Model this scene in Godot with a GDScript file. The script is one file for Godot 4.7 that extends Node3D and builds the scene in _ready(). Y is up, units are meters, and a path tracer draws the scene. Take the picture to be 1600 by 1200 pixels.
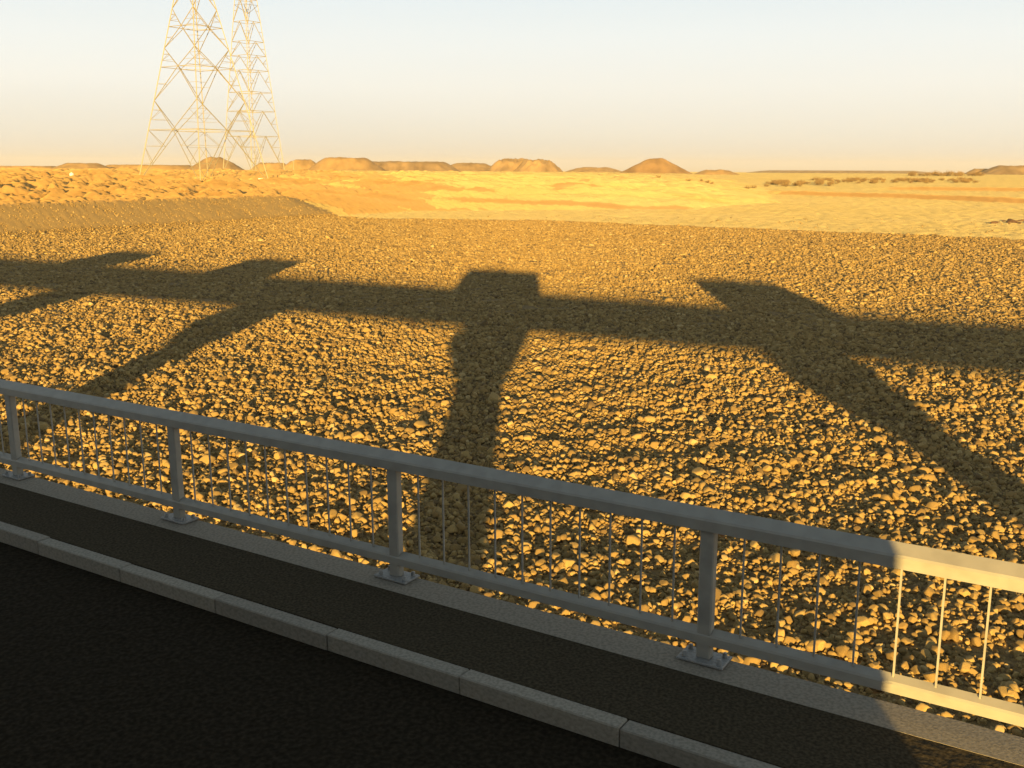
extends Node3D
# Desert seen from a coach on a road bridge, low sun behind the camera.
# World: ground about y = 0, camera above the origin looking along -Z (D = -z is "forward").

const EYE := 15.5                       # camera height above the stone plain
const ROAD_Y := 12.6                    # road surface at s = 0
const GRADE := 0.010                    # bridge falls towards +s
const BR_ANGLE := 57.5                  # bridge direction, degrees anticlockwise from forward

var rng := RandomNumberGenerator.new()
var n1 := FastNoiseLite.new()
var n2 := FastNoiseLite.new()
var n3 := FastNoiseLite.new()
var ncell := FastNoiseLite.new()
var bridge_xf: Transform3D
var M := {}
var unit_box: BoxMesh
var counts := {}
var field: Node3D

# ------------------------------------------------------------------ helpers
func lin(r: float, g: float, b: float) -> Color:
	return Color(r, g, b).linear_to_srgb()

func numbered(called: String) -> String:
	var k: int = counts.get(called, 0)
	counts[called] = k + 1
	return called if k == 0 else "%s_%03d" % [called, k]

func tag(o: Node, label: String, category: String, group := "") -> void:
	o.set_meta("label", label)
	o.set_meta("category", category)
	if group != "":
		o.set_meta("group", group)

func thing(called: String, label: String, category: String, xf := Transform3D(), group := "") -> Node3D:
	var o := Node3D.new()
	o.name = numbered(called)
	add_child(o, true)
	o.transform = xf
	tag(o, label, category, group)
	return o

func part(called: String, mesh: Mesh, mat: Material, parent: Node, xf := Transform3D()) -> MeshInstance3D:
	var o := MeshInstance3D.new()
	o.name = called
	o.mesh = mesh
	o.material_override = mat
	o.transform = xf
	parent.add_child(o, true)
	return o

func noise_tex(freq: float, lo: float, hi: float, sd: int, size := 512, octaves := 4, mid := -1.0) -> NoiseTexture2D:
	var t := NoiseTexture2D.new()
	var n := FastNoiseLite.new()
	n.seed = sd
	n.frequency = freq
	n.fractal_octaves = octaves
	t.noise = n
	t.width = size
	t.height = size
	t.seamless = true
	var g := Gradient.new()
	g.set_color(0, Color(lo, lo, lo))
	g.set_color(1, Color(hi, hi, hi))
	if mid >= 0.0:
		g.add_point(0.5, Color(mid, mid, mid))
	t.color_ramp = g
	return t

func normal_tex(freq: float, strength: float, sd: int, size := 512, octaves := 4) -> NoiseTexture2D:
	var t := NoiseTexture2D.new()
	var n := FastNoiseLite.new()
	n.seed = sd
	n.frequency = freq
	n.fractal_octaves = octaves
	t.noise = n
	t.width = size
	t.height = size
	t.seamless = true
	t.as_normal_map = true
	t.bump_strength = strength
	return t

func mat(called: String, c: Color, rough: float, tex: Texture2D = null, scale := 1.0, metal := 0.0) -> StandardMaterial3D:
	var m := StandardMaterial3D.new()
	m.resource_name = called
	m.albedo_color = c
	m.roughness = rough
	m.metallic = metal
	if tex:
		m.albedo_texture = tex
		m.uv1_triplanar = true
		m.uv1_world_triplanar = true
		m.uv1_scale = Vector3.ONE * scale
	return m

# triangle with its front away from `inside`
func tri(st: SurfaceTool, a: Vector3, b: Vector3, c: Vector3, inside: Vector3) -> void:
	if (b - a).cross(c - a).dot((a + b + c) / 3.0 - inside) > 0.0:
		st.add_vertex(a); st.add_vertex(c); st.add_vertex(b)
	else:
		st.add_vertex(a); st.add_vertex(b); st.add_vertex(c)

func quad(st: SurfaceTool, a: Vector3, b: Vector3, c: Vector3, d: Vector3, inside: Vector3) -> void:
	tri(st, a, b, c, inside)
	tri(st, a, c, d, inside)

func new_st() -> SurfaceTool:
	var st := SurfaceTool.new()
	st.begin(Mesh.PRIMITIVE_TRIANGLES)
	st.set_smooth_group(-1)
	return st

func done(st: SurfaceTool) -> ArrayMesh:
	st.generate_normals()
	return st.commit()

# convex profile in (y, z) swept along x
func prism(profile: PackedVector2Array, x0: float, x1: float) -> ArrayMesh:
	var st := new_st()
	prism_into(st, profile, x0, x1)
	return done(st)

func prism_into(st: SurfaceTool, profile: PackedVector2Array, x0: float, x1: float) -> void:
	var c := Vector2.ZERO
	for p in profile:
		c += p
	c /= profile.size()
	var inside := Vector3((x0 + x1) / 2, c.x, c.y)
	var n := profile.size()
	for i in n:
		var p := profile[i]
		var q := profile[(i + 1) % n]
		quad(st, Vector3(x0, p.x, p.y), Vector3(x1, p.x, p.y), Vector3(x1, q.x, q.y), Vector3(x0, q.x, q.y), inside)
	for i in range(1, n - 1):
		for x in [x0, x1]:
			tri(st, Vector3(x, profile[0].x, profile[0].y), Vector3(x, profile[i].x, profile[i].y), Vector3(x, profile[i + 1].x, profile[i + 1].y), inside)

func rect(y0: float, y1: float, z0: float, z1: float, c := 0.0) -> PackedVector2Array:
	if c <= 0.0:
		return PackedVector2Array([Vector2(y0, z0), Vector2(y1, z0), Vector2(y1, z1), Vector2(y0, z1)])
	return PackedVector2Array([Vector2(y0, z0), Vector2(y1 - c, z0), Vector2(y1, z0 + c), Vector2(y1, z1 - c), Vector2(y1 - c, z1), Vector2(y0, z1)])

# box with chamfered edges
func cbox(lo: Vector3, hi: Vector3, c: float) -> ArrayMesh:
	var st := new_st()
	var mid := (lo + hi) / 2
	var h := (hi - lo) / 2
	var P := func(ax: int, s: Vector3) -> Vector3:      # corner of the face across axis ax
		var v := Vector3(s.x * (h.x - c), s.y * (h.y - c), s.z * (h.z - c))
		v[ax] = s[ax] * h[ax]
		return mid + v
	for ax in 3:
		var u := (ax + 1) % 3
		var w := (ax + 2) % 3
		for sg in [-1.0, 1.0]:
			var q: Array[Vector3] = []
			for k in [[-1.0, -1.0], [1.0, -1.0], [1.0, 1.0], [-1.0, 1.0]]:
				var s := Vector3.ZERO
				s[ax] = sg; s[u] = k[0]; s[w] = k[1]
				q.append(P.call(ax, s))
			quad(st, q[0], q[1], q[2], q[3], mid)
			for sg2 in [-1.0, 1.0]:                        # edge between axes ax and u
				var s1 := Vector3.ZERO
				s1[ax] = sg; s1[u] = sg2; s1[w] = -1.0
				var s2 := s1
				s2[w] = 1.0
				quad(st, P.call(ax, s1), P.call(ax, s2), P.call(u, s2), P.call(u, s1), mid)
	for sx in [-1.0, 1.0]:
		for sy in [-1.0, 1.0]:
			for sz in [-1.0, 1.0]:
				var s := Vector3(sx, sy, sz)
				tri(st, P.call(0, s), P.call(1, s), P.call(2, s), mid)
	return done(st)

func lathe(profile: PackedVector2Array, sides: int) -> ArrayMesh:   # (radius, y)
	var st := new_st()
	st.set_smooth_group(0)
	for i in profile.size() - 1:
		var a := profile[i]
		var b := profile[i + 1]
		for k in sides:
			var t0 := TAU * k / sides
			var t1 := TAU * (k + 1) / sides
			var d0 := Vector3(cos(t0), 0, sin(t0))
			var d1 := Vector3(cos(t1), 0, sin(t1))
			var mid := Vector3(0, (a.y + b.y) / 2, 0)
			quad(st, d0 * a.x + Vector3(0, a.y, 0), d1 * a.x + Vector3(0, a.y, 0), d1 * b.x + Vector3(0, b.y, 0), d0 * b.x + Vector3(0, b.y, 0), mid)
	return done(st)

# a straight member between two points, as a stretched unit box
func bar_xf(a: Vector3, b: Vector3, w: float, t: float) -> Transform3D:
	var d := b - a
	var x := d.normalized()
	var up := Vector3.UP if absf(x.y) < 0.95 else Vector3.RIGHT
	var z := x.cross(up).normalized()
	var y := z.cross(x)
	return Transform3D(Basis(x * d.length(), y * w, z * t), (a + b) / 2)

func bar(called: String, a: Vector3, b: Vector3, w: float, m: Material, parent: Node) -> MeshInstance3D:
	return part(called, unit_box, m, parent, bar_xf(a, b, w, w))

func on_bridge(s: float, h: float, p: float) -> Vector3:
	return bridge_xf * Vector3(s, h, p)

# ------------------------------------------------------------------ terrain
var toe := PackedVector2Array([Vector2(-330, -150), Vector2(-116, 234), Vector2(-59, 345), Vector2(-36, 376), Vector2(15, 392), Vector2(70, 402), Vector2(122, 470), Vector2(165, 650), Vector2(215, 1000), Vector2(330, 2000), Vector2(900, 6000)])
var field_edge := PackedVector2Array([Vector2(-59, 346), Vector2(-50, 330), Vector2(10, 321), Vector2(121, 238), Vector2(330, 60), Vector2(420, -60)])

func side_distance(poly: PackedVector2Array, q: Vector2) -> Vector2:   # (signed distance, length along); positive on the far / left side
	var best := 1e9
	var sg := 1.0
	var along := 0.0
	var run := 0.0
	for i in poly.size() - 1:
		var a := poly[i]
		var b := poly[i + 1]
		var ab := b - a
		var t := clampf((q - a).dot(ab) / ab.length_squared(), 0, 1)
		var d := q.distance_to(a + ab * t)
		if d < best - 1e-4:
			best = d
			sg = 1.0 if ab.cross(q - a) > 0 else -1.0
			along = run + t * ab.length()
		run += ab.length()
	return Vector2(best * sg, along)

const JIT := 0.22
const ALONG_GRAVEL := 566.0        # length of the toe line up to the end of the gravel slope

# height of the land, and in `info` what it is made of: x gravel, y spoil, z rust
func land(X: float, D: float) -> Vector4:
	var q := Vector2(X, D)
	var r := q.length()
	var sd := side_distance(toe, q)
	var d := sd.x + n1.get_noise_2d(X * 0.6, D * 0.6) * 3.0 * smoothstep(-10.0, 30.0, sd.y - ALONG_GRAVEL)
	var in_field := side_distance(field_edge, q).x + n2.get_noise_2d(X * 3.0, D * 3.0) * 5.0 < 0.0
	var sandy := smoothstep(-14.0, 10.0, sd.y - ALONG_GRAVEL)
	var y := 0.0
	var gravel := 0.0
	var spoil := 0.0
	var rust := 0.0
	if in_field and d <= 0.0:
		gravel = 1.0
		y = bed(X, D)
	elif not in_field or d > 0.0:
		var out := maxf(side_distance(field_edge, q).x, 0.0)
		if out > 0.0:
			y = 0.25 * smoothstep(0.0, 6.0, out) + 0.006 * out
			y += 0.25 * n2.get_noise_2d(X * 0.5, D * 0.5) * smoothstep(3.0, 40.0, out)
			# two worn banks across the flats
			var wob := n1.get_noise_2d(X * 0.25, D * 0.25) * 22.0
			var b1 := (D + 2.0 * X - 931.0) / 2.236 + wob * 0.6
			var b2 := (D + 0.47 * X - 744.0) / 1.1 + wob * 0.6
			y += 2.0 * smoothstep(0.0, 9.0, b1) * smoothstep(130.0, 175.0, X)
			y += 1.8 * smoothstep(0.0, 12.0, b2) * smoothstep(215.0, 255.0, X)
			rust = maxf(smoothstep(-2.0, 3.0, b1) * smoothstep(14.0, 8.0, b1) * smoothstep(130.0, 175.0, X), smoothstep(-2.0, 3.0, b2) * smoothstep(17.0, 10.0, b2) * smoothstep(215.0, 255.0, X))
	if not in_field or d > 0.0:
		y += clods(X, D) * smoothstep(0.0, 6.0, maxf(side_distance(field_edge, q).x, d - 15.0)) * smoothstep(900.0, 700.0, r)
	if d > 0.0:
		var flat := y
		var g := minf(d * 0.43, 6.6)
		var back := maxf(d - 15.3, 0.0)
		var heap := absf(n3.get_noise_2d(X, D)) * 6.5
		var gully := (1.0 - absf(ncell.get_noise_2d(X * 1.0 - D * 0.4, D * 0.5))) * 2.0
		var yg := g + 7.2 * (1.0 - exp(-back / 110.0)) + smoothstep(2.0, 22.0, back) * (heap * 0.65 - gully * 1.1) * smoothstep(700.0, 300.0, back) + clods(X, D) * smoothstep(0.0, 4.0, back)
		var ys := flat + (14.0 - flat) * (1.0 - exp(-d / 68.0)) + n2.get_noise_2d(X * 0.8, D * 0.8) * 1.8 * smoothstep(0.0, 40.0, d) + (heap * 0.35 - gully * 0.25) * smoothstep(10.0, 60.0, d) * smoothstep(500.0, 150.0, d)
		y = lerpf(yg, ys, sandy)
		gravel = (1.0 - sandy) * (1.0 if d < 15.6 else 0.0)
		spoil = (1.0 - smoothstep(-40.0, 160.0, sd.y - ALONG_GRAVEL)) * (1.0 - gravel)
		rust = smoothstep(0.05, 0.5, n2.get_noise_2d(X * 0.35 + 70.0, D * 0.9)) * 0.7 * (1.0 - gravel)
	var far := smoothstep(700.0, 3200.0, r)
	y = lerpf(y, 10.5 + n1.get_noise_2d(X * 0.05, D * 0.05) * 4.0, far)
	return Vector4(y, gravel, spoil, rust)

func bed(X: float, D: float) -> float:       # hollows and humps in the tipped stone
	return n2.get_noise_2d(X * 7.0, D * 7.0) * 0.22 + n2.get_noise_2d(X * 1.3 + 40.0, D * 1.3) * 0.22

func clods(X: float, D: float) -> float:     # lumpy churned sand
	return n2.get_noise_2d(X * 5.0, D * 3.4) * 0.40 + n3.get_noise_2d(X * 6.0, D * 4.5) * 0.15

func land_y(X: float, D: float) -> float:
	return land(X, D).x

func build_ground() -> void:
	field = Node3D.new()
	field.name = "stone_field"
	add_child(field)
	var angles := PackedFloat32Array()
	var a := -180.0
	while a < 180.0:
		angles.append(a)
		a += 0.14 if absf(a) < 38.0 else 3.0
	angles.append(180.0)
	var radii := PackedFloat32Array([0.5])
	var r := 10.0
	while r < 9000.0:
		radii.append(r)
		var step := r * 0.03
		if r > 215.0 and r < 560.0:
			step = 1.6
		elif r >= 560.0 and r < 900.0:
			step = r * 0.006
		r += step
	radii.append(14000.0)
	var na := angles.size()
	var nr := radii.size()
	var verts := PackedVector3Array()
	var cols := PackedColorArray()
	verts.resize(na * nr)
	cols.resize(na * nr)
	var is_bed := PackedByteArray()
	is_bed.resize(na * nr)
	for i in nr:
		for j in na:
			var t := deg_to_rad(angles[j])
			var X := sin(t) * radii[i]
			var D := cos(t) * radii[i]
			var l := land(X, D)
			var lump := 0.0
			if l.y > 0.5 and l.x > 0.9:
				lump = 0.25 * rng.randf()
			elif absf(angles[j]) < 40.0 and l.y < 0.5 and radii[i] < 3000.0:      # crusted, lumpy surface
				lump = JIT * (1.0 + 3.2 * l.z) * rng.randf() * clampf(radii[i] / 400.0, 0.7, 3.0) * (1.0 - 0.45 * smoothstep(0.1, 0.5, n1.get_noise_2d(X * 0.9, D * 3.0)))
			verts[i * na + j] = Vector3(X, l.x + lump, -D)
			# base colours: sand, spoil heaps, rusty earth, crushed stone
			var v := n2.get_noise_2d(X * 0.22 + 300.0, D * 0.6) * 0.5 + 0.5
			var v2 := n1.get_noise_2d(X * 1.7, D * 1.7) * 0.5 + 0.5
			var c := Color(0.56, 0.42, 0.20).lerp(Color(0.66, 0.53, 0.30), v)
			c = c.lerp(Color(0.54, 0.34, 0.12), l.z * 0.9)
			c = c.lerp(Color(0.36, 0.19, 0.07), l.w * 0.65)
			c = c.lerp(Color(0.25, 0.165, 0.06), l.y)
			c = c * (0.86 + 0.28 * v2)
			var orange := l.z * 0.8 + l.w * 0.75 + (v - 0.5) * 0.5 > 0.5
			is_bed[i * na + j] = 1 if l.y > 0.5 else 2 if orange else 0
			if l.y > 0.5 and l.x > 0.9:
				c = Color(0.44, 0.30, 0.11) * (0.86 + 0.28 * v2)  # embankment slope: lighter tone painted in to make up for glancing sun
			c.a = 1.0
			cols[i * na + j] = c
	var idx := [PackedInt32Array(), PackedInt32Array(), PackedInt32Array()]
	for i in nr - 1:
		for j in na - 1:
			var p := i * na + j
			var beds := 0
			var earths := 0
			for q in [p, p + 1, p + na, p + na + 1]:
				beds += 1 if is_bed[q] == 1 else 0
				earths += 1 if is_bed[q] == 2 else 0
			var k := 1 if beds >= 2 else 2 if earths >= 2 else 0
			idx[k].append_array(PackedInt32Array([p, p + na, p + 1, p + 1, p + na, p + na + 1]))
	for k in 3:
		var arr := []
		arr.resize(Mesh.ARRAY_MAX)
		arr[Mesh.ARRAY_VERTEX] = verts
		var tint: Color = [Color(1.0, 0.83, 0.32), Color.WHITE, Color(1.0, 0.64, 0.22)][k]     # the material's own colour
		var own := cols.duplicate()
		for q in own.size():
			own[q] = Color(cols[q].r, cols[q].g / tint.g, cols[q].b / tint.b)
		arr[Mesh.ARRAY_COLOR] = own
		arr[Mesh.ARRAY_INDEX] = idx[k]
		var am := ArrayMesh.new()
		am.add_surface_from_arrays(Mesh.PRIMITIVE_TRIANGLES, arr)
		var st := SurfaceTool.new()
		st.create_from(am, 0)
		st.generate_normals()
		if k == 0:
			var g := part("ground", st.commit(), M.ground, self)
			g.set_meta("kind", "structure")
			g.set_meta("label", "desert ground of golden sand and spoil heaps")
		elif k == 1:
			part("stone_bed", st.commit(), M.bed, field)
		else:
			var g := part("spoil_terrain", st.commit(), M.spoil, self)
			g.set_meta("kind", "structure")
			g.set_meta("label", "churned orange spoil heaps and rusty earth banks")

# a hill: dome or mesa on an elliptic foot with gullied flanks
func hill(px: float, width: float, top: float, dist: float, flat: float, label: String, rug := 1.0, col := 0) -> void:
	var s := dist / 1557.0
	var w := width * s * 0.5
	var X := (px - 800.0) * s
	var base := land_y(X, dist) - 3.0
	var hgt := 0.87 * (267.0 + (px - 800.0) * 0.0044 - top) * s + EYE - base
	var o := thing("hill", label, "hill", Transform3D(Basis(), Vector3(X, base, -dist)))
	o.set_meta("kind", "structure")
	var na := 72
	var nr := 22
	var verts := PackedVector3Array()
	for i in nr + 1:
		var t := float(i) / nr
		for j in na:
			var an := TAU * j / na
			var dx := cos(an) * t * w * 1.08
			var dz := sin(an) * t * w * 0.8
			var nn := n1.get_noise_2d((X + dx) * 26.0 / w, dz * 26.0 / w + px)
			var gn := n3.get_noise_2d(cos(an) * 60.0 + px * 3.0, sin(an) * 60.0)
			var tt := t * (1.0 + 0.10 * nn * rug + 0.06 * gn * rug)
			var xx := clampf((tt - flat) / (1.0 - flat), 0.0, 1.0)
			var prof := lerpf(1.0 - smoothstep(0.0, 1.0, xx), pow(1.0 - xx, 1.25), 0.62)
			var fine := n2.get_noise_2d((X + dx) * 90.0 / w, dz * 90.0 / w) * 0.13 * rug
			verts.append(Vector3(dx, hgt * (prof * (1.0 + 0.10 * nn * rug) + fine * prof), dz))
	var st := new_st()
	st.set_smooth_group(0)
	for i in nr:
		for j in na:
			var j2 := (j + 1) % na
			var a := verts[i * na + j]
			var b := verts[i * na + j2]
			var c := verts[(i + 1) * na + j2]
			var d := verts[(i + 1) * na + j]
			st.add_vertex(a); st.add_vertex(b); st.add_vertex(c)
			st.add_vertex(a); st.add_vertex(c); st.add_vertex(d)
	st.generate_normals()
	part("hillside", st.commit(), [M.hill_a, M.hill_b, M.hill_c][col], o)

# ------------------------------------------------------------------ stones
func icosphere(levels: int) -> Array:
	var t := (1.0 + sqrt(5.0)) / 2.0
	var v: Array[Vector3] = []
	for p in [Vector3(-1, t, 0), Vector3(1, t, 0), Vector3(-1, -t, 0), Vector3(1, -t, 0), Vector3(0, -1, t), Vector3(0, 1, t), Vector3(0, -1, -t), Vector3(0, 1, -t), Vector3(t, 0, -1), Vector3(t, 0, 1), Vector3(-t, 0, -1), Vector3(-t, 0, 1)]:
		v.append(p.normalized())
	var f := [[0, 11, 5], [0, 5, 1], [0, 1, 7], [0, 7, 10], [0, 10, 11], [1, 5, 9], [5, 11, 4], [11, 10, 2], [10, 7, 6], [7, 1, 8], [3, 9, 4], [3, 4, 2], [3, 2, 6], [3, 6, 8], [3, 8, 9], [4, 9, 5], [2, 4, 11], [6, 2, 10], [8, 6, 7], [9, 8, 1]]
	for l in levels:
		var cache := {}
		var g := []
		for q in f:
			var m := []
			for e in [[q[0], q[1]], [q[1], q[2]], [q[2], q[0]]]:
				var key := Vector2i(mini(e[0], e[1]), maxi(e[0], e[1]))
				if not cache.has(key):
					cache[key] = v.size()
					v.append(((v[e[0]] + v[e[1]]) / 2).normalized())
				m.append(cache[key])
			g.append_array([[q[0], m[0], m[2]], [q[1], m[1], m[0]], [q[2], m[2], m[1]], [m[0], m[1], m[2]]])
		f = g
	return [v, f]

func stone_mesh(sd: int, levels: int) -> ArrayMesh:
	var ico := icosphere(levels)
	var v: Array = ico[0]
	var rr := RandomNumberGenerator.new()
	rr.seed = sd
	var planes := []
	for k in 13:
		planes.append([Vector3(rr.randfn(), rr.randfn(), rr.randfn()).normalized(), rr.randf_range(0.48, 0.84)])
	var nn := FastNoiseLite.new()
	nn.seed = sd
	nn.frequency = 1.3
	var stretch := Vector3(rr.randf_range(0.95, 1.3), rr.randf_range(0.68, 0.85), rr.randf_range(0.8, 1.05))
	var pts: Array[Vector3] = []
	for p in v:
		var q: Vector3 = p * (1.0 + 0.26 * nn.get_noise_3dv(p * 1.2))
		for pl in planes:
			var e: float = q.dot(pl[0]) - pl[1]
			if e > 0:
				q -= pl[0] * e * 0.92
		pts.append(q * stretch * 0.58)
	var st := SurfaceTool.new()
	st.begin(Mesh.PRIMITIVE_TRIANGLES)
	st.set_smooth_group(0)
	for q in ico[1]:
		st.add_vertex(pts[q[0]]); st.add_vertex(pts[q[2]]); st.add_vertex(pts[q[1]])
	st.generate_normals()
	return st.commit()

func build_stones() -> void:
	field.set_meta("kind", "structure")
	field.set_meta("label", "wide plain of loose golden brown rock fill below the bridge")
	var meshes: Array[ArrayMesh] = []
	for k in 5:
		meshes.append(stone_mesh(31 + k * 7, 2 if k < 3 else 1))
	var buf := []
	for k in 5:
		buf.append(PackedFloat32Array())
	var near := []
	var r := 13.0
	var half := deg_to_rad(36.0)
	while r < 385.0:
		var gap := 0.19 + 0.11 * smoothstep(30.0, 230.0, r)       # metres between stones
		var n := int(2.0 * half * r / gap)
		for i in n:
			var th := -half + 2.0 * half * (i + rng.randf()) / n
			var rr := r + rng.randf_range(-0.75, 0.75) * gap
			var X := sin(th) * rr
			var D := cos(th) * rr
			var well_inside := D < 314.0 - 0.75 * maxf(X - 10.0, 0.0) and X > -108.0 + (D - 234.0) * 0.52
			var l := Vector4(bed(X, D), 1, 0, 0) if well_inside or rr < 180.0 else land(X, D)
			if l.y < 0.5:
				if rng.randf() > 0.014 or rr > 345.0 or l.x > 2.0:
					continue
			var big := rng.randf() < 0.36
			var col_up := 1.0           # finer stone on the embankment, colour lightened to stand in for sunlight
			var size := gap * (clampf(exp(rng.randfn(0.12, 0.38)), 0.8, 2.6) if big else rng.randf_range(0.45, 0.9))
			var y := l.x + (size * rng.randf_range(0.06, 0.36 if rr < 90.0 else 0.24) if big else size * rng.randf_range(-0.05, 0.15))
			if big and rng.randf() < 0.02:
				size *= 1.7
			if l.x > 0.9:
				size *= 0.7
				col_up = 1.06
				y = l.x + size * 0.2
			var b := Basis(Vector3.UP, rng.randf() * TAU) * Basis(Vector3(rng.randfn(), 0.3, rng.randfn()).normalized(), rng.randfn(0.0, 0.5))
			b = b.scaled(Vector3.ONE * size)
			var v := rng.randf()
			var col := Color(0.265, 0.178, 0.062).lerp(Color(0.40, 0.285, 0.108), v * v)
			if rng.randf() < 0.12:
				col = Color(0.16, 0.108, 0.045)
			elif rng.randf() < 0.05:
				col = Color(0.44, 0.325, 0.145)
			var k := rng.randi() % 3 if rr < 110.0 else 3 + rng.randi() % 2
			var xf := Transform3D(b, Vector3(X, y, -D))
			if rr < 52.0 and size > 0.24:
				near.append([size / rr, xf, k, v, buf[k].size()])
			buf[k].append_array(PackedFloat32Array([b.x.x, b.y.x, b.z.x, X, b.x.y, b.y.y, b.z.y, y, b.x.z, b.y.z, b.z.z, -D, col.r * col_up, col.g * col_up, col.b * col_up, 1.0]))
		r += gap * 0.86
	# the stones that show largest inside the frame are stones of their own
	var cam := get_node("camera") as Camera3D
	var inv := cam.transform.affine_inverse()
	var ty := tan(deg_to_rad(cam.fov / 2))
	var seen := []
	for e in near:
		var q: Vector3 = inv * (e[1] as Transform3D).origin
		if q.z < -1 and absf(q.x / -q.z) < ty * 1.3333 and absf(q.y / -q.z) < ty:
			# hidden by the deck edge: below the line of sight over the edge beam
			var w: Vector3 = bridge_xf.affine_inverse() * (e[1] as Transform3D).origin
			var eye: Vector3 = bridge_xf.affine_inverse() * cam.position
			var t: float = (5.15 - eye.z) / (w.z - eye.z)
			if eye.y + (w.y - eye.y) * t > 0.18:
				seen.append(e)
	seen.sort_custom(func(a, b): return a[0] > b[0])
	for i in mini(300, seen.size()):
		var e = seen[i]
		part("stone", meshes[e[2]], M["stone_%d" % int(e[3] * 3.99)], field, e[1])
		for j in 12:
			buf[e[2]][e[4] + j] = 0.0
		for j in [0, 5, 10]:
			buf[e[2]][e[4] + j] = 0.001
		buf[e[2]][e[4] + 3] = e[1].origin.x
		buf[e[2]][e[4] + 7] = -0.4
		buf[e[2]][e[4] + 11] = e[1].origin.z
	for k in 5:
		var mm := MultiMesh.new()
		mm.transform_format = MultiMesh.TRANSFORM_3D
		mm.use_colors = true
		mm.mesh = meshes[k]
		mm.instance_count = buf[k].size() / 16
		mm.buffer = buf[k]
		var mi := MultiMeshInstance3D.new()
		mi.name = "rock_fill"
		mi.multimesh = mm
		mi.material_override = M.rock_fill
		mi.set_meta("kind", "stuff")
		field.add_child(mi, true)
		print("stones ", mm.instance_count)

# ------------------------------------------------------------------ bridge
func build_bridge() -> void:
	var S0 := -150.0
	var S1 := 215.0
	var b := thing("road_bridge", "long concrete girder bridge on hammerhead piers over the stone plain", "bridge", bridge_xf)
	part("deck_slab", prism(PackedVector2Array([Vector2(-0.02, -7.45), Vector2(-0.02, 4.95), Vector2(-0.30, 4.95), Vector2(-0.55, 3.4), Vector2(-0.55, -5.9), Vector2(-0.30, -7.45)]), S0, S1), M.concrete, b)
	for p in [-5.0, -2.45, 0.05, 2.5]:
		part("girder", prism(PackedVector2Array([Vector2(-0.56, p - 0.45), Vector2(-0.56, p + 0.45), Vector2(-1.95, p + 0.28), Vector2(-1.95, p - 0.28)]), S0, S1), M.concrete, b)
	part("walkway", prism(rect(-0.02, 0.149, 4.28, 4.895), S0, S1), M.walkway, b)
	part("edge_beam", prism(rect(-0.42, 0.1505, 4.89, 5.16), S0, S1), M.concrete_pale, b)
	part("walkway", prism(rect(-0.02, 0.135, -7.395, -6.69), S0, S1), M.walkway, b)
	part("edge_beam", prism(rect(-0.42, 0.155, -7.66, -7.39, 0.02), S0, S1), M.concrete_pale, b)
	# kerb stones one metre long
	var kerb_mesh := cbox(Vector3(-0.498, -0.1, -0.055), Vector3(0.498, 0.15, 0.055), 0.007)
	for k in range(-8, 60):
		part("kerb_stone", kerb_mesh, [M.kerb_a, M.kerb_b, M.kerb_c][(k * 7 + 60) % 3], b, Transform3D(Basis(Vector3.UP, rng.randfn(0, 0.002)), Vector3(k + 0.5, rng.randfn(0, 0.003), 4.222 + rng.randfn(0, 0.002))))
	part("kerb", prism(rect(-0.1, 0.15, 4.168, 4.278, 0.014), 60, S1), M.kerb_a, b)
	part("kerb", prism(rect(-0.1, 0.15, 4.168, 4.278, 0.014), S0, -8), M.kerb_a, b)
	part("kerb", prism(rect(-0.1, 0.15, -6.69, -6.44, 0.018), S0, S1), M.kerb_a, b)
	# piers
	for k in range(-5, 7):
		var s := 3.1 + 31.85 * k
		if s < S0 + 3 or s > S1 - 12:
			continue
		var foot := on_bridge(s, 0, -1.2)
		var gy := land_y(foot.x, -foot.z) - 1.0
		var px := Node3D.new()
		px.name = "pier"
		b.add_child(px, true)
		px.transform = bridge_xf.affine_inverse() * Transform3D(bridge_xf.basis, Vector3(foot.x, 0, foot.z))
		var top := foot.y - 1.97
		# shaft: rounded rectangle
		var sh := new_st()
		var ring := PackedVector2Array()
		for i in 24:
			var t := TAU * i / 24
			var cx := signf(cos(t)) * pow(absf(cos(t)), 0.55) * 1.25
			var cz := signf(sin(t)) * pow(absf(sin(t)), 0.55) * 1.9
			ring.append(Vector2(cx, cz))
		for i in 24:
			var p0 := ring[i]
			var p1 := ring[(i + 1) % 24]
			quad(sh, Vector3(p0.x, gy, p0.y), Vector3(p1.x, gy, p1.y), Vector3(p1.x, top - 2.0, p1.y), Vector3(p0.x, top - 2.0, p0.y), Vector3(0, (gy + top) / 2, 0))
		part("shaft", done(sh), M.concrete, px)
		part("pier_cap", prism(PackedVector2Array([Vector2(top - 0.15, -4.9), Vector2(top - 0.15, 4.9), Vector2(top - 1.15, 4.9), Vector2(top - 2.9, 1.92), Vector2(top - 2.9, -1.92), Vector2(top - 1.15, -4.9)]), -1.3, 1.3), M.concrete, px)
		for p in [-3.8, -1.25, 1.25, 3.7]:
			part("bearing", unit_box, M.rubber, px, Transform3D(Basis().scaled(Vector3(0.6, 0.16, 0.5)), Vector3(0, top - 0.07, p)))
	# asphalt
	var road := part("road", prism(rect(-0.05, 0.045, -6.44, 4.166), S0, S1), M.asphalt, self, bridge_xf)
	road.set_meta("kind", "structure")
	road.set_meta("label", "dark asphalt carriageway of the bridge")

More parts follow.
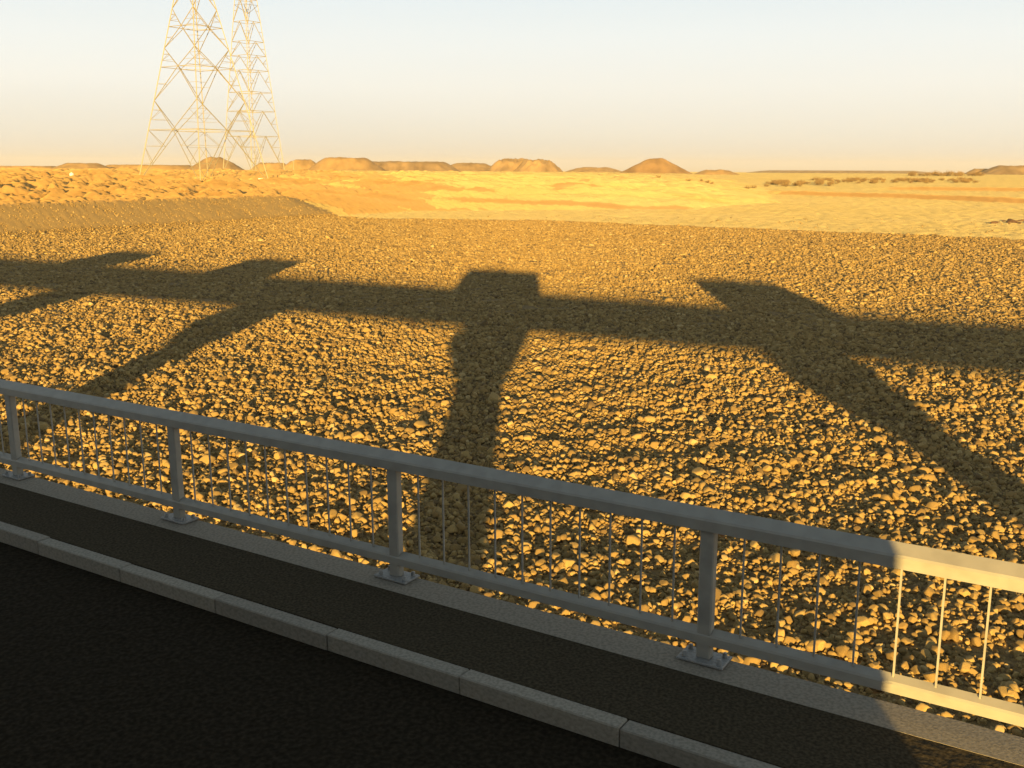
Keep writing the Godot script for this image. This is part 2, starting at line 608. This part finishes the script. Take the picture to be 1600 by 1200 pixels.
func rail_profile(y: float, front: float, rise: float, depth: float, z: float, facing: float) -> PackedVector2Array:
	# y: underside; front face towards the road, sloping face above it
	var c := 0.008
	return PackedVector2Array([Vector2(y, z - facing * depth / 2), Vector2(y + front - c, z - facing * depth / 2), Vector2(y + front + c * 0.5, z - facing * (depth / 2 - c)), Vector2(y + front + rise, z + facing * (depth / 2 - 0.02)), Vector2(y + front + rise - 0.012, z + facing * depth / 2), Vector2(y, z + facing * depth / 2)])

func build_railing(p: float, facing: float, label: String, s_first: float, s_last: float, detail: bool) -> void:
	var r := thing("bridge_railing", label, "railing", bridge_xf)
	part("top_rail", prism(rail_profile(0.95, 0.068, 0.045, 0.105, p, facing), s_first, s_last), M.steel, r)
	part("bottom_rail", prism(rail_profile(0.262, 0.058, 0.028, 0.075, p, facing), s_first, s_last), M.steel, r)
	var post := cbox(Vector3(-0.043, 0.168, -0.032), Vector3(0.043, 0.955, 0.032), 0.008)
	var plate := cbox(Vector3(-0.14, 0.156, -0.085), Vector3(0.14, 0.172, 0.085), 0.004)
	var bolt := lathe(PackedVector2Array([Vector2(0.0, 0.2), Vector2(0.014, 0.198), Vector2(0.016, 0.172), Vector2(0.016, 0.16)]), 6)
	var k := ceili((s_first - 1.91) / 2.28)
	var rest := new_st()
	var n_rest := 0
	while 1.91 + 2.28 * k < s_last:
		var s := 1.91 + 2.28 * k
		var fine := detail and s > -6.0 and s < 40.0
		var po := part("post", post, M.steel, r, Transform3D(Basis(), Vector3(s, 0, p)))
		if fine:
			part("base_plate", plate, M.galvanised, po)
			for q in [Vector3(-0.105, 0, -0.05), Vector3(0.105, 0, -0.05), Vector3(-0.105, 0, 0.05), Vector3(0.105, 0, 0.05)]:
				part("bolt", bolt, M.galvanised, po, Transform3D(Basis(), q))
		for i in range(1, 11):
			var x := s + 2.28 * i / 11.0
			if x > s_last:
				break
			if detail and s > -8.0 and s < 52.0:
				part("baluster", unit_box, M.steel, r, Transform3D(Basis().scaled(Vector3(0.010, 0.64, 0.010)), Vector3(x, 0.643, p)))
			else:
				n_rest += 1
				prism_into(rest, rect(0.33, 0.94, p - 0.0075, p + 0.0075), x - 0.0075, x + 0.0075)
		k += 1
	if n_rest:
		var o := part("balusters", done(rest), M.steel, r)
		o.set_meta("kind", "stuff")

# ------------------------------------------------------------------ coaches
# local: x forward, y up from the road, z = 0 at the side that faces the railing (body lies at z < 0)
func coach(s_rear: float, length: float, height: float, label: String, open_at: float) -> void:
	var c := thing("coach", label, "coach", bridge_xf * Transform3D(Basis(), Vector3(s_rear, 0, 0)), "coaches in a convoy on the bridge")
	var L := length
	var H := height
	var W := 2.5
	var sill := 1.75
	var head := H - 0.42
	# skirts and lower sides
	for z in [-0.06, -W]:
		part("side_panel", prism(PackedVector2Array([Vector2(0.32, z + 0.01), Vector2(sill, z), Vector2(sill, z + 0.06), Vector2(0.32, z + 0.05)]), 0.25, L - 0.3), M.coach_paint, c)
	part("floor", prism(rect(0.9, 1.0, -W + 0.06, -0.06), 0.2, L - 0.3), M.rubber, c)
	# roof with rounded shoulders
	part("roof", prism(PackedVector2Array([Vector2(head, -W), Vector2(head, 0), Vector2(H - 0.16, -0.05), Vector2(H - 0.05, -0.18), Vector2(H, -0.45), Vector2(H, -W + 0.45), Vector2(H - 0.05, -W + 0.18), Vector2(H - 0.16, -W + 0.05)]), 0.08, L - 0.55), M.coach_paint, c)
	part("air_conditioner", cbox(Vector3(L * 0.45, H - 0.02, -W * 0.72), Vector3(L * 0.45 + 2.2, H + 0.16, -W * 0.28), 0.05), M.coach_paint, c)
	# rear and front
	part("rear_panel", prism(PackedVector2Array([Vector2(0.35, -W + 0.03), Vector2(0.35, -0.03), Vector2(H - 0.3, -0.02), Vector2(H - 0.1, -0.2), Vector2(H - 0.1, -W + 0.2), Vector2(H - 0.3, -W + 0.02)]), 0.0, 0.24), M.coach_paint, c)
	part("rear_window", prism(rect(2.0, H - 0.55, -W + 0.3, -0.3), -0.012, 0.0), M.tint, c)
	for z in [-0.2, -W + 0.2]:
		part("tail_lamp", cbox(Vector3(-0.03, 1.0, z - 0.1), Vector3(0.01, 1.5, z + 0.1), 0.01), M.red_lens, c)
	part("front_panel", prism(rect(0.35, 1.5, -W + 0.02, -0.02), L - 0.3, L - 0.05), M.coach_paint, c)
	var ws := new_st()
	var q0 := Vector3(L - 0.06, 1.5, -0.05)
	var q1 := Vector3(L - 0.06, 1.5, -W + 0.05)
	var q2 := Vector3(L - 0.56, H - 0.18, -W + 0.08)
	var q3 := Vector3(L - 0.56, H - 0.18, -0.08)
	quad(ws, q0, q1, q2, q3, Vector3(0, 2, -1.2))
	var e := Vector3(-0.04, 0, 0)
	quad(ws, q0 + e, q1 + e, q2 + e, q3 + e, Vector3(L + 5, 2, -1.2))
	part("windscreen", done(ws), M.tint, c)
	for z in [-0.35, -W + 0.35]:
		part("headlamp", cbox(Vector3(L - 0.06, 0.7, z - 0.2), Vector3(L - 0.02, 0.92, z + 0.2), 0.012), M.clear_lens, c)
	for z in [0.02, -W - 0.02]:
		var mz := -0.02 if z > 0 else 0.02
		part("mirror", cbox(Vector3(L - 0.3, 2.3, z + mz * 3 - 0.05), Vector3(L - 0.18, 2.75, z + mz * 3 + 0.05), 0.02), M.rubber, c)
	# side windows, the pane beside the camera slid open
	var n := 6
	var x0 := 0.3
	var x1 := L - 0.9
	var step := (x1 - x0) / n
	for side in 2:
		var z := -0.012 if side == 0 else -W - 0.0
		for i in n:
			var a := x0 + step * i
			var open := side == 0 and open_at > a + 0.0 and open_at < a + step
			part("window_pillar", prism(rect(sill, head, z - 0.05 if side == 0 else z + 0.012, z if side == 0 else z + 0.06), a - 0.04, a + 0.04), M.rubber, c)
			if not open:
				part("window_pane", prism(rect(sill + 0.01, head - 0.01, z - 0.022 if side == 0 else z + 0.015, z - 0.01 if side == 0 else z + 0.027), a + 0.05, a + step - 0.05), M.tint, c)
		part("window_pillar", prism(rect(sill, head, z - 0.05 if side == 0 else z + 0.012, z if side == 0 else z + 0.06), x1 - 0.04, L - 0.5), M.coach_paint, c)
	# wheels
	var tyre := lathe(PackedVector2Array([Vector2(0.3, -0.13), Vector2(0.46, -0.14), Vector2(0.5, -0.09), Vector2(0.5, 0.09), Vector2(0.46, 0.14), Vector2(0.3, 0.13)]), 28)
	var rim := lathe(PackedVector2Array([Vector2(0.0, 0.06), Vector2(0.12, 0.07), Vector2(0.16, 0.03), Vector2(0.28, 0.05), Vector2(0.31, 0.12), Vector2(0.31, -0.1), Vector2(0.0, -0.1)]), 20)
	for x in [2.9, L - 2.5]:
		for z in [-0.22, -W + 0.22]:
			var fl := 1.0 if z > -1.0 else -1.0
			var w := Node3D.new()
			w.name = "wheel"
			c.add_child(w, true)
			w.transform = Transform3D(Basis(Vector3.RIGHT, fl * PI / 2), Vector3(x, 0.5, z))
			part("tyre", tyre, M.rubber, w)
			part("rim", rim, M.galvanised, w)

# ------------------------------------------------------------------ pylons
func pylon(X: float, D: float, levels: Array, r0: float, r1: float, h1: float, diamonds: bool, w: float, label: String) -> void:
	var gy := 1e9
	var turn := atan2(X, D) + 0.06
	for k in 4:
		var t := -turn + k * PI / 2
		gy = minf(gy, land_y(X + cos(t) * r0, D - sin(t) * r0))
	var o := thing("pylon", label, "pylon", Transform3D(Basis(Vector3.UP, -turn), Vector3(X, gy - 0.4, -D)), "lattice pylons beyond the spoil heaps")
	var R := func(h: float) -> float: return lerpf(r0, r1, h / h1)
	var C := func(k: int, h: float) -> Vector3:
		var t := PI / 2 * k
		var rr: float = R.call(h)
		return Vector3(cos(t) * rr, h, sin(t) * rr)
	var topmost: float = levels[levels.size() - 1]
	for k in 4:
		bar("leg", C.call(k, 0.0), C.call(k, topmost), w, M.pylon_steel, o)
		part("footing", cbox(Vector3(-1.0, -3.0, -1.0), Vector3(1.0, 0.9, 1.0), 0.1), M.concrete_pale, o, Transform3D(Basis(), C.call(k, 0.0)))
	var below := 0.0
	for li in levels.size():
		var h: float = levels[li]
		for k in 4:
			var k2 := (k + 1) % 4
			var a: Vector3 = C.call(k, h)
			var b: Vector3 = C.call(k2, h)
			var mid := (a + b) / 2
			bar("strut", a, b, w * 0.62, M.pylon_steel, o)
			var lo_a: Vector3 = C.call(k, below)
			var lo_b: Vector3 = C.call(k2, below)
			var lo_mid := (lo_a + lo_b) / 2
			var panel := h - below
			if li == 0 or not diamonds:
				# legs of an inverted V from the middle of the strut to the feet of the panel
				bar("brace", mid, lo_a, w * 0.6, M.pylon_steel, o)
				bar("brace", mid, lo_b, w * 0.6, M.pylon_steel, o)
				var cuts := [0.38, 0.7] if li == 0 else [0.5]
				for f in cuts:
					var hh: float = below + panel * f
					for s in [[k, lo_a], [k2, lo_b]]:
						var on_leg: Vector3 = C.call(s[0], hh)
						var on_brace: Vector3 = (s[1] as Vector3).lerp(mid, f)
						bar("tie", on_leg, on_brace, w * 0.34, M.pylon_steel, o)
						if diamonds or li < 5:
							bar("tie", on_brace, C.call(s[0], minf(hh + panel * 0.3, h)), w * 0.34, M.pylon_steel, o)
			else:
				# diamond: middle of the strut, legs at half height, middle of the strut below
				var m_a: Vector3 = C.call(k, below + panel * 0.47)
				var m_b: Vector3 = C.call(k2, below + panel * 0.47)
				for s in [[m_a, lo_a, a], [m_b, lo_b, b]]:
					bar("brace", mid, s[0], w * 0.6, M.pylon_steel, o)
					bar("brace", s[0], lo_mid, w * 0.6, M.pylon_steel, o)
					if h < topmost * 0.8:
						for f in [0.35, 0.68]:
							bar("tie", (s[1] as Vector3).lerp(s[0], f), lo_mid.lerp(s[0], f), w * 0.34, M.pylon_steel, o)
						bar("tie", (s[1] as Vector3).lerp(s[0], 0.35), lo_mid.lerp(s[0], 0.68), w * 0.3, M.pylon_steel, o)
						bar("tie", (s[2] as Vector3).lerp(s[0], 0.5), mid.lerp(s[0], 0.5), w * 0.34, M.pylon_steel, o)
		# plan bracing between the middles of the struts
		if panel_big(levels, li):
			for k in 4:
				var m0: Vector3 = ((C.call(k, h) as Vector3) + (C.call((k + 1) % 4, h) as Vector3)) / 2
				var m1: Vector3 = ((C.call((k + 1) % 4, h) as Vector3) + (C.call((k + 2) % 4, h) as Vector3)) / 2
				bar("plan_brace", m0, m1, w * 0.5, M.pylon_steel, o)
		below = h
	# cross-arms above
	for f in [0.80, 0.90, 0.99]:
		var h := topmost * float(f)
		for sgn in [-1.0, 1.0]:
			var tip := Vector3(0, h + 1.0, sgn * 22.0 * (1.15 - 0.3 * (float(f) - 0.8) / 0.19))
			for k in 4:
				bar("arm_member", C.call(k, minf(h + (4.0 if k % 2 == 0 else 0.0), topmost)), tip, w * 0.45, M.pylon_steel, o)

func panel_big(levels: Array, li: int) -> bool:
	return li < 4

# ------------------------------------------------------------------ scrub
func scrub_mesh(sd: int) -> Array:
	var rr := RandomNumberGenerator.new()
	rr.seed = sd
	var crown := new_st()
	var stems := new_st()
	for k in 9:
		var an := rr.randf() * TAU
		var tip := Vector3(cos(an) * rr.randf_range(0.2, 0.75), rr.randf_range(0.45, 0.85), sin(an) * rr.randf_range(0.2, 0.75))
		for s in 3:
			var u := Vector3(cos(s * TAU / 3), 0, sin(s * TAU / 3)) * 0.03
			var u2 := Vector3(cos((s + 1) * TAU / 3), 0, sin((s + 1) * TAU / 3)) * 0.03
			stems.add_vertex(u); stems.add_vertex(tip); stems.add_vertex(u2)
		for q in 34:
			var c := tip * rr.randf_range(0.55, 1.1) + Vector3(rr.randfn(), rr.randfn() * 0.7, rr.randfn()) * 0.17
			c.y = maxf(c.y, 0.05)
			var d1 := Vector3(rr.randfn(), rr.randfn(), rr.randfn()).normalized() * rr.randf_range(0.05, 0.11)
			var d2 := d1.cross(Vector3(rr.randfn(), rr.randfn(), rr.randfn()).normalized()) * 0.7
			crown.add_vertex(c - d1); crown.add_vertex(c + d2); crown.add_vertex(c + d1)
			crown.add_vertex(c - d1); crown.add_vertex(c + d1); crown.add_vertex(c - d2)
	return [done(crown), done(stems)]

func build_scrub() -> void:
	var kinds := [scrub_mesh(5), scrub_mesh(6), scrub_mesh(7)]
	var place := func(px: float, D: float, size: float, kind: int, label: String, group: String) -> void:
		var X := (px - 800.0) / 1557.0 * D
		var o := thing("desert_shrub", label, "shrub", Transform3D(Basis(Vector3.UP, rng.randf() * TAU).scaled(Vector3(size, size * rng.randf_range(0.7, 1.05), size)), Vector3(X, land_y(X, D) - 0.1, -D)), group)
		part("foliage", kinds[kind][0], M.scrub, o)
		part("stem", kinds[kind][1], M.twig, o)
	for i in 150:
		var t := rng.randf()
		var px := lerpf(1188, 1500, pow(t, 1.15)) + rng.randfn(0, 6)
		var D := 700.0 + rng.randf() * 190.0 + (px - 1188) * 0.25
		place.call(px, D, rng.randf_range(1.8, 4.2), rng.randi() % 3, "low brown desert shrub in the belt of scrub on the flats", "shrubs in the belt of scrub")
	for px in [1012.0, 1022.0, 1068.0, 1088.0, 1097.0, 1104.0, 1160.0, 1168.0]:
		place.call(px, 640.0 + rng.randf() * 60.0, rng.randf_range(1.8, 2.8), rng.randi() % 3, "small lone shrub on the bare sand beside the scrub belt", "scattered shrubs on the sand")
	for i in 26:
		var px := 1408.0 + i * 4.2 + rng.randfn(0, 3)
		place.call(px, 1290.0 + rng.randf() * 90.0, rng.randf_range(4.5, 8.0), rng.randi() % 3, "dark shrub in the far thicket below the brown hill", "shrubs of the far thicket")

# ------------------------------------------------------------------ scene
func _ready() -> void:
	rng.seed = 20
	# camera
	var cam := Camera3D.new()
	cam.name = "camera"
	cam.fov = 42.15
	cam.near = 0.05
	cam.far = 30000.0
	add_child(cam)
	cam.position = Vector3(0, EYE, 0)
	cam.rotation_degrees = Vector3(-12.08, 0.0, 0.25)
	cam.current = true
	# sky and exposure
	var env := Environment.new()
	env.background_mode = Environment.BG_SKY
	env.tonemap_mode = Environment.TONE_MAPPER_LINEAR
	env.tonemap_exposure = 2.6
	env.fog_enabled = true
	env.fog_density = 0.00005
	env.fog_light_color = lin(0.94, 0.90, 0.80)
	env.sdfgi_enabled = true
	env.ssao_enabled = true
	env.ssil_enabled = true
	var sky := Sky.new()
	var pano := PanoramaSkyMaterial.new()
	var im := Image.create(256, 512, false, Image.FORMAT_RGBF)
	var stops := [[-90.0, Color(0.26, 0.19, 0.10)], [-2.0, Color(0.28, 0.22, 0.14)], [0.0, Color(0.288, 0.268, 0.222)], [2.0, Color(0.330, 0.316, 0.270)], [4.5, Color(0.360, 0.357, 0.325)], [7.0, Color(0.348, 0.363, 0.352)], [10.0, Color(0.305, 0.342, 0.356)], [18.0, Color(0.185, 0.210, 0.218)], [40.0, Color(0.070, 0.085, 0.094)], [90.0, Color(0.032, 0.044, 0.056)]]
	for y in 512:
		var el := 90.0 - 180.0 * (y + 0.5) / 512.0
		var c: Color = stops[0][1]
		for i in stops.size() - 1:
			if el >= stops[i][0] and el <= stops[i + 1][0]:
				c = (stops[i][1] as Color).lerp(stops[i + 1][1], (el - stops[i][0]) / (stops[i + 1][0] - stops[i][0]))
		for x in 256:
			# faint uneven dust and cirrus
			var w := 1.0 + 0.035 * n1.get_noise_3d(cos(TAU * x / 256.0) * 70.0, el * 16.0, sin(TAU * x / 256.0) * 70.0)
			im.set_pixel(x, y, Color(c.r * w, c.g * w, c.b * w))
	pano.panorama = ImageTexture.create_from_image(im)
	sky.sky_material = pano
	env.sky = sky
	var we := WorldEnvironment.new()
	we.environment = env
	add_child(we)
	# sun: behind the camera, just under six degrees high
	var sun := DirectionalLight3D.new()
	sun.name = "sun"
	sun.light_energy = 1.6
	sun.light_color = lin(1.0, 0.63, 0.18)
	sun.light_angular_distance = 0.5
	sun.shadow_enabled = true
	add_child(sun)
	var el := deg_to_rad(5.92)
	var az := deg_to_rad(0.8)
	sun.look_at_from_position(Vector3.ZERO, Vector3(sin(az) * cos(el), -sin(el), -cos(az) * cos(el)), Vector3.UP)

	# frames of reference and noises
	var th := deg_to_rad(BR_ANGLE)
	var bx := Vector3(-sin(th), -GRADE, -cos(th)).normalized()
	var bz := Vector3(cos(th), 0, -sin(th)).normalized()
	var by := bz.cross(bx)
	bridge_xf = Transform3D(Basis(bx, by, bz), Vector3(0, ROAD_Y, 0))
	n1.seed = 3; n1.frequency = 0.02; n1.fractal_octaves = 4
	n2.seed = 8; n2.frequency = 0.035; n2.fractal_octaves = 4
	n3.seed = 15; n3.frequency = 0.048; n3.fractal_octaves = 5
	ncell.seed = 4; ncell.frequency = 0.06; ncell.fractal_octaves = 3
	unit_box = BoxMesh.new()
	make_materials()

	build_ground()
	print("ground")
	build_bridge()
	build_stones()
	print("stones")
	hill(58, 110, 259.5, 1700, 0.72, "long flat topped orange hill behind the white tank", 0.6)
	hill(142, 120, 254.5, 1500, 0.35, "low rounded orange hill near the white tank", 0.8)
	hill(245, 150, 257.5, 1600, 0.75, "flat ridge behind the feet of the wide pylon", 0.6)
	hill(346, 110, 243.5, 1500, 0.12, "steep pointed brown hill seen through the pylons", 0.8, 1)
	hill(432, 80, 253.5, 1900, 0.4, "low hump beside the slender pylon", 0.8)
	hill(478, 84, 249.0, 1700, 0.3, "small rounded hill beside the smooth broad dome", 0.8)
	hill(545, 135, 245.0, 1600, 0.42, "smooth broad golden dome hill", 0.6)
	hill(630, 185, 252.5, 2100, 0.66, "long brown flat topped ridge beside the smooth dome", 1.1, 1)
	hill(735, 120, 255.0, 2300, 0.35, "low brown ridge between the long ridge and the rugged hill", 1.0, 1)
	hill(800, 90, 249.0, 2200, 0.45, "rugged hill with a broken crest", 1.6, 1)
	hill(838, 80, 250.5, 2150, 0.45, "dark craggy shoulder of the rugged hill", 1.8, 1)
	hill(925, 120, 261.5, 2600, 0.3, "low faint rise next to the dark cone hill", 1.2)
	hill(1018, 128, 246.5, 1700, 0.14, "dark cone shaped hill standing alone", 0.5, 2)
	hill(1110, 90, 265.5, 1500, 0.3, "low orange bank beside the dark cone hill", 1.2)
	hill(1300, 330, 266.5, 4000, 0.6, "faint long rise on the open horizon", 0.5, 1)
	hill(1575, 150, 258.0, 1900, 0.4, "brown hill with a flat shoulder above the far thicket", 0.8, 1)
	hill(1520, 70, 263.5, 1950, 0.4, "small knoll leaning on the brown hill above the thicket", 0.8, 1)
	build_railing(5.09, 1.0, "grey steel bridge railing with slim balusters between road and stone plain", -150, 215, true)
	build_railing(-7.58, -1.0, "grey steel bridge railing along the sunward edge of the bridge", -150, 215, false)
	coach(-2.25, 12.1, 3.72, "white coach the photograph is taken from, one window slid open", 2.25)
	coach(-41.0, 12.2, 4.15, "tall white coach following behind in the convoy", -1.0)
	coach(44.4, 11.4, 3.45, "white coach leading directly ahead in the convoy", -1.0)
	coach(79.0, 10.9, 3.4, "white coach at the head of the convoy", -1.0)
	pylon(-131.0, 432.0, [21.8, 47.0, 63.0, 78.0, 90.0, 100.0], 26.8, 8.0, 73.0, true, 0.36, "wide lattice steel pylon on splayed legs")
	pylon(-216.0, 850.0, [29.0, 49.0, 64.0, 81.0, 92.6, 103.6, 119.0, 136.0, 149.0, 160.0], 25.0, 8.7, 136.0, false, 0.52, "slender taller lattice steel pylon behind the wide one")
	build_scrub()
	build_small_things()
	print("done")

func build_small_things() -> void:
	# white tank and hut among the spoil heaps
	var spot := func(px: float, D: float) -> Vector3:
		var X := (px - 800.0) / 1557.0 * D
		return Vector3(X, land_y(X, D), -D)
	var tk: Vector3 = spot.call(125.0, 415.0)
	var t := thing("white_tank", "small round white tank on the crest of the spoil heaps", "tank", Transform3D(Basis(), tk))
	part("tank_body", lathe(PackedVector2Array([Vector2(0.0, 0.0), Vector2(0.75, 0.0), Vector2(0.8, 0.1), Vector2(0.8, 1.2), Vector2(0.6, 1.5), Vector2(0.2, 1.65), Vector2(0.0, 1.66)]), 20), M.white, t)
	part("hatch", lathe(PackedVector2Array([Vector2(0.0, 1.78), Vector2(0.2, 1.76), Vector2(0.22, 1.6)]), 12), M.white, t)
	var hp: Vector3 = spot.call(416.0, 440.0)
	var hu := thing("site_hut", "low white hut at the foot of the slender pylon", "hut", Transform3D(Basis(Vector3.UP, 0.3), hp))
	part("wall", cbox(Vector3(-1.5, -0.3, -0.9), Vector3(1.5, 1.1, 0.9), 0.03), M.white, hu)
	part("roof", cbox(Vector3(-1.65, 1.1, -1.05), Vector3(1.65, 1.22, 1.05), 0.03), M.white, hu)
	part("door", cbox(Vector3(-0.3, -0.1, 0.89), Vector3(0.3, 0.95, 0.93), 0.01), M.galvanised, hu)
	for e in [[465.0, 1500.0, 12.0, "thin far pole standing between the low hump and the small rounded hill"], [14.0, 1300.0, 10.0, "thin far pole standing on the flat topped orange hill"]]:
		var q: Vector3 = spot.call(e[0], e[1])
		q.y = EYE + 0.5
		var p := thing("utility_pole", e[3], "pole", Transform3D(Basis(), q), "far poles on the skyline")
		bar("pole", Vector3(0, -8, 0), Vector3(0, e[2], 0), 0.7, M.pylon_steel, p)
		bar("cross_arm", Vector3(-2.2, e[2] - 1.0, 0), Vector3(2.2, e[2] - 1.0, 0), 0.4, M.pylon_steel, p)
	# dark boulders dumped at the edge of the flats
	var bm := [stone_mesh(201, 2), stone_mesh(202, 2)]
	for i in 26:
		var px := 1538.0 + rng.randf() * 75.0
		var D := 300.0 + rng.randf() * 16.0
		var q: Vector3 = spot.call(px, D)
		var o := part(numbered("boulder"), bm[i % 2], M.dark_rock, self, Transform3D(Basis(Vector3.UP, rng.randf() * TAU).scaled(Vector3.ONE * rng.randf_range(0.7, 2.2)), q + Vector3(0, 0.2, 0)))
		tag(o, "dark brown boulder in the dumped heap on the sand flats", "boulder", "boulders dumped on the flats")

func make_materials() -> void:
	var grain := noise_tex(0.02, 0.78, 1.12, 1)
	var blotch := noise_tex(0.006, 0.7, 1.15, 2)
	var fine := noise_tex(0.06, 0.7, 1.2, 5, 512, 3)
	var bump := normal_tex(0.03, 9.0, 6)
	var g := mat("ground", lin(1.0, 0.83, 0.32), 1.0, fine, 0.11)
	g.vertex_color_use_as_albedo = true
	g.rim_enabled = true          # dusty, back-scattering surface
	g.rim = 1.0
	g.rim_tint = 1.0
	g.normal_enabled = true
	g.normal_texture = normal_tex(0.035, 16.0, 11, 1024, 5)
	g.normal_scale = 0.6
	g.specular_mode = BaseMaterial3D.SPECULAR_DISABLED
	M.ground = g
	var sp := mat("spoil", lin(1.0, 0.64, 0.22), 1.0, fine, 0.11)
	sp.vertex_color_use_as_albedo = true
	sp.rim_enabled = true
	sp.rim = 0.5
	sp.rim_tint = 1.0
	sp.specular_mode = BaseMaterial3D.SPECULAR_DISABLED
	M.spoil = sp
	M.bed = mat("stone_bed", Color.WHITE, 1.0, fine, 0.11)
	M.bed.vertex_color_use_as_albedo = true
	M.concrete = mat("concrete", lin(0.36, 0.33, 0.28), 0.9, grain, 0.6)
	M.concrete_pale = mat("concrete_pale", lin(0.33, 0.30, 0.245), 0.9, grain, 3.2)
	M.kerb_a = mat("kerb_a", lin(0.33, 0.31, 0.26), 0.85, grain, 3.4)
	M.kerb_b = mat("kerb_b", lin(0.30, 0.28, 0.235), 0.85, grain, 3.4)
	M.kerb_c = mat("kerb_c", lin(0.35, 0.325, 0.27), 0.85, grain, 3.4)
	M.walkway = mat("walkway", lin(0.115, 0.096, 0.064), 0.95, noise_tex(0.06, 0.55, 1.0, 33, 1024, 5), 0.6)
	M.asphalt = mat("asphalt", lin(0.052, 0.042, 0.028), 0.92, noise_tex(0.05, 0.55, 1.0, 31, 1024, 5), 0.45)
	for k in ["concrete", "concrete_pale", "walkway", "asphalt"]:
		M[k].normal_enabled = true
		M[k].normal_texture = bump
		M[k].normal_scale = 0.5
	for k in ["walkway", "asphalt"]:
		M[k].metallic_specular = 0.12
		M[k].normal_scale = 0.3
	M.concrete_pale.normal_scale = 0.15
	M.steel = mat("steel", lin(0.37, 0.362, 0.325), 0.5, noise_tex(0.01, 0.88, 1.06, 21), 1.2)
	M.galvanised = mat("galvanised", lin(0.34, 0.35, 0.35), 0.55, grain, 3.0, 0.2)
	M.pylon_steel = mat("pylon_steel", lin(0.27, 0.25, 0.18), 0.6)
	M.rubber = mat("rubber", lin(0.02, 0.02, 0.02), 0.8)
	M.coach_paint = mat("coach_paint", lin(0.70, 0.70, 0.68), 0.35)
	M.tint = mat("tint", lin(0.015, 0.017, 0.018), 0.08)
	M.red_lens = mat("red_lens", lin(0.35, 0.02, 0.015), 0.2)
	M.clear_lens = mat("clear_lens", lin(0.6, 0.6, 0.6), 0.15)
	M.white = mat("white", lin(0.80, 0.79, 0.75), 0.6)
	M.hill_a = mat("hill_a", lin(0.40, 0.265, 0.12), 1.0, blotch, 0.012)
	M.hill_b = mat("hill_b", lin(0.33, 0.225, 0.115), 1.0, blotch, 0.012)
	M.hill_c = mat("hill_c", lin(0.35, 0.22, 0.10), 1.0, blotch, 0.012)
	M.scrub = mat("scrub", lin(0.26, 0.175, 0.075), 0.9)
	M.twig = mat("twig", lin(0.14, 0.09, 0.05), 0.9)
	M.dark_rock = mat("dark_rock", lin(0.17, 0.095, 0.05), 0.95, fine, 0.5)
	for k in ["hill_a", "hill_b", "hill_c"]:
		M[k].rim_enabled = true
		M[k].rim = 0.25
		M[k].rim_tint = 1.0
	var rf := mat("rock_fill", Color.WHITE, 0.95)
	rf.vertex_color_use_as_albedo = true
	M.rock_fill = rf
	for k in 4:
		var c := Color(0.265, 0.178, 0.062).lerp(Color(0.40, 0.285, 0.108), pow(k / 3.0, 1.6))
		M["stone_%d" % k] = mat("stone_%d" % k, c.linear_to_srgb(), 0.95, fine, 0.9)
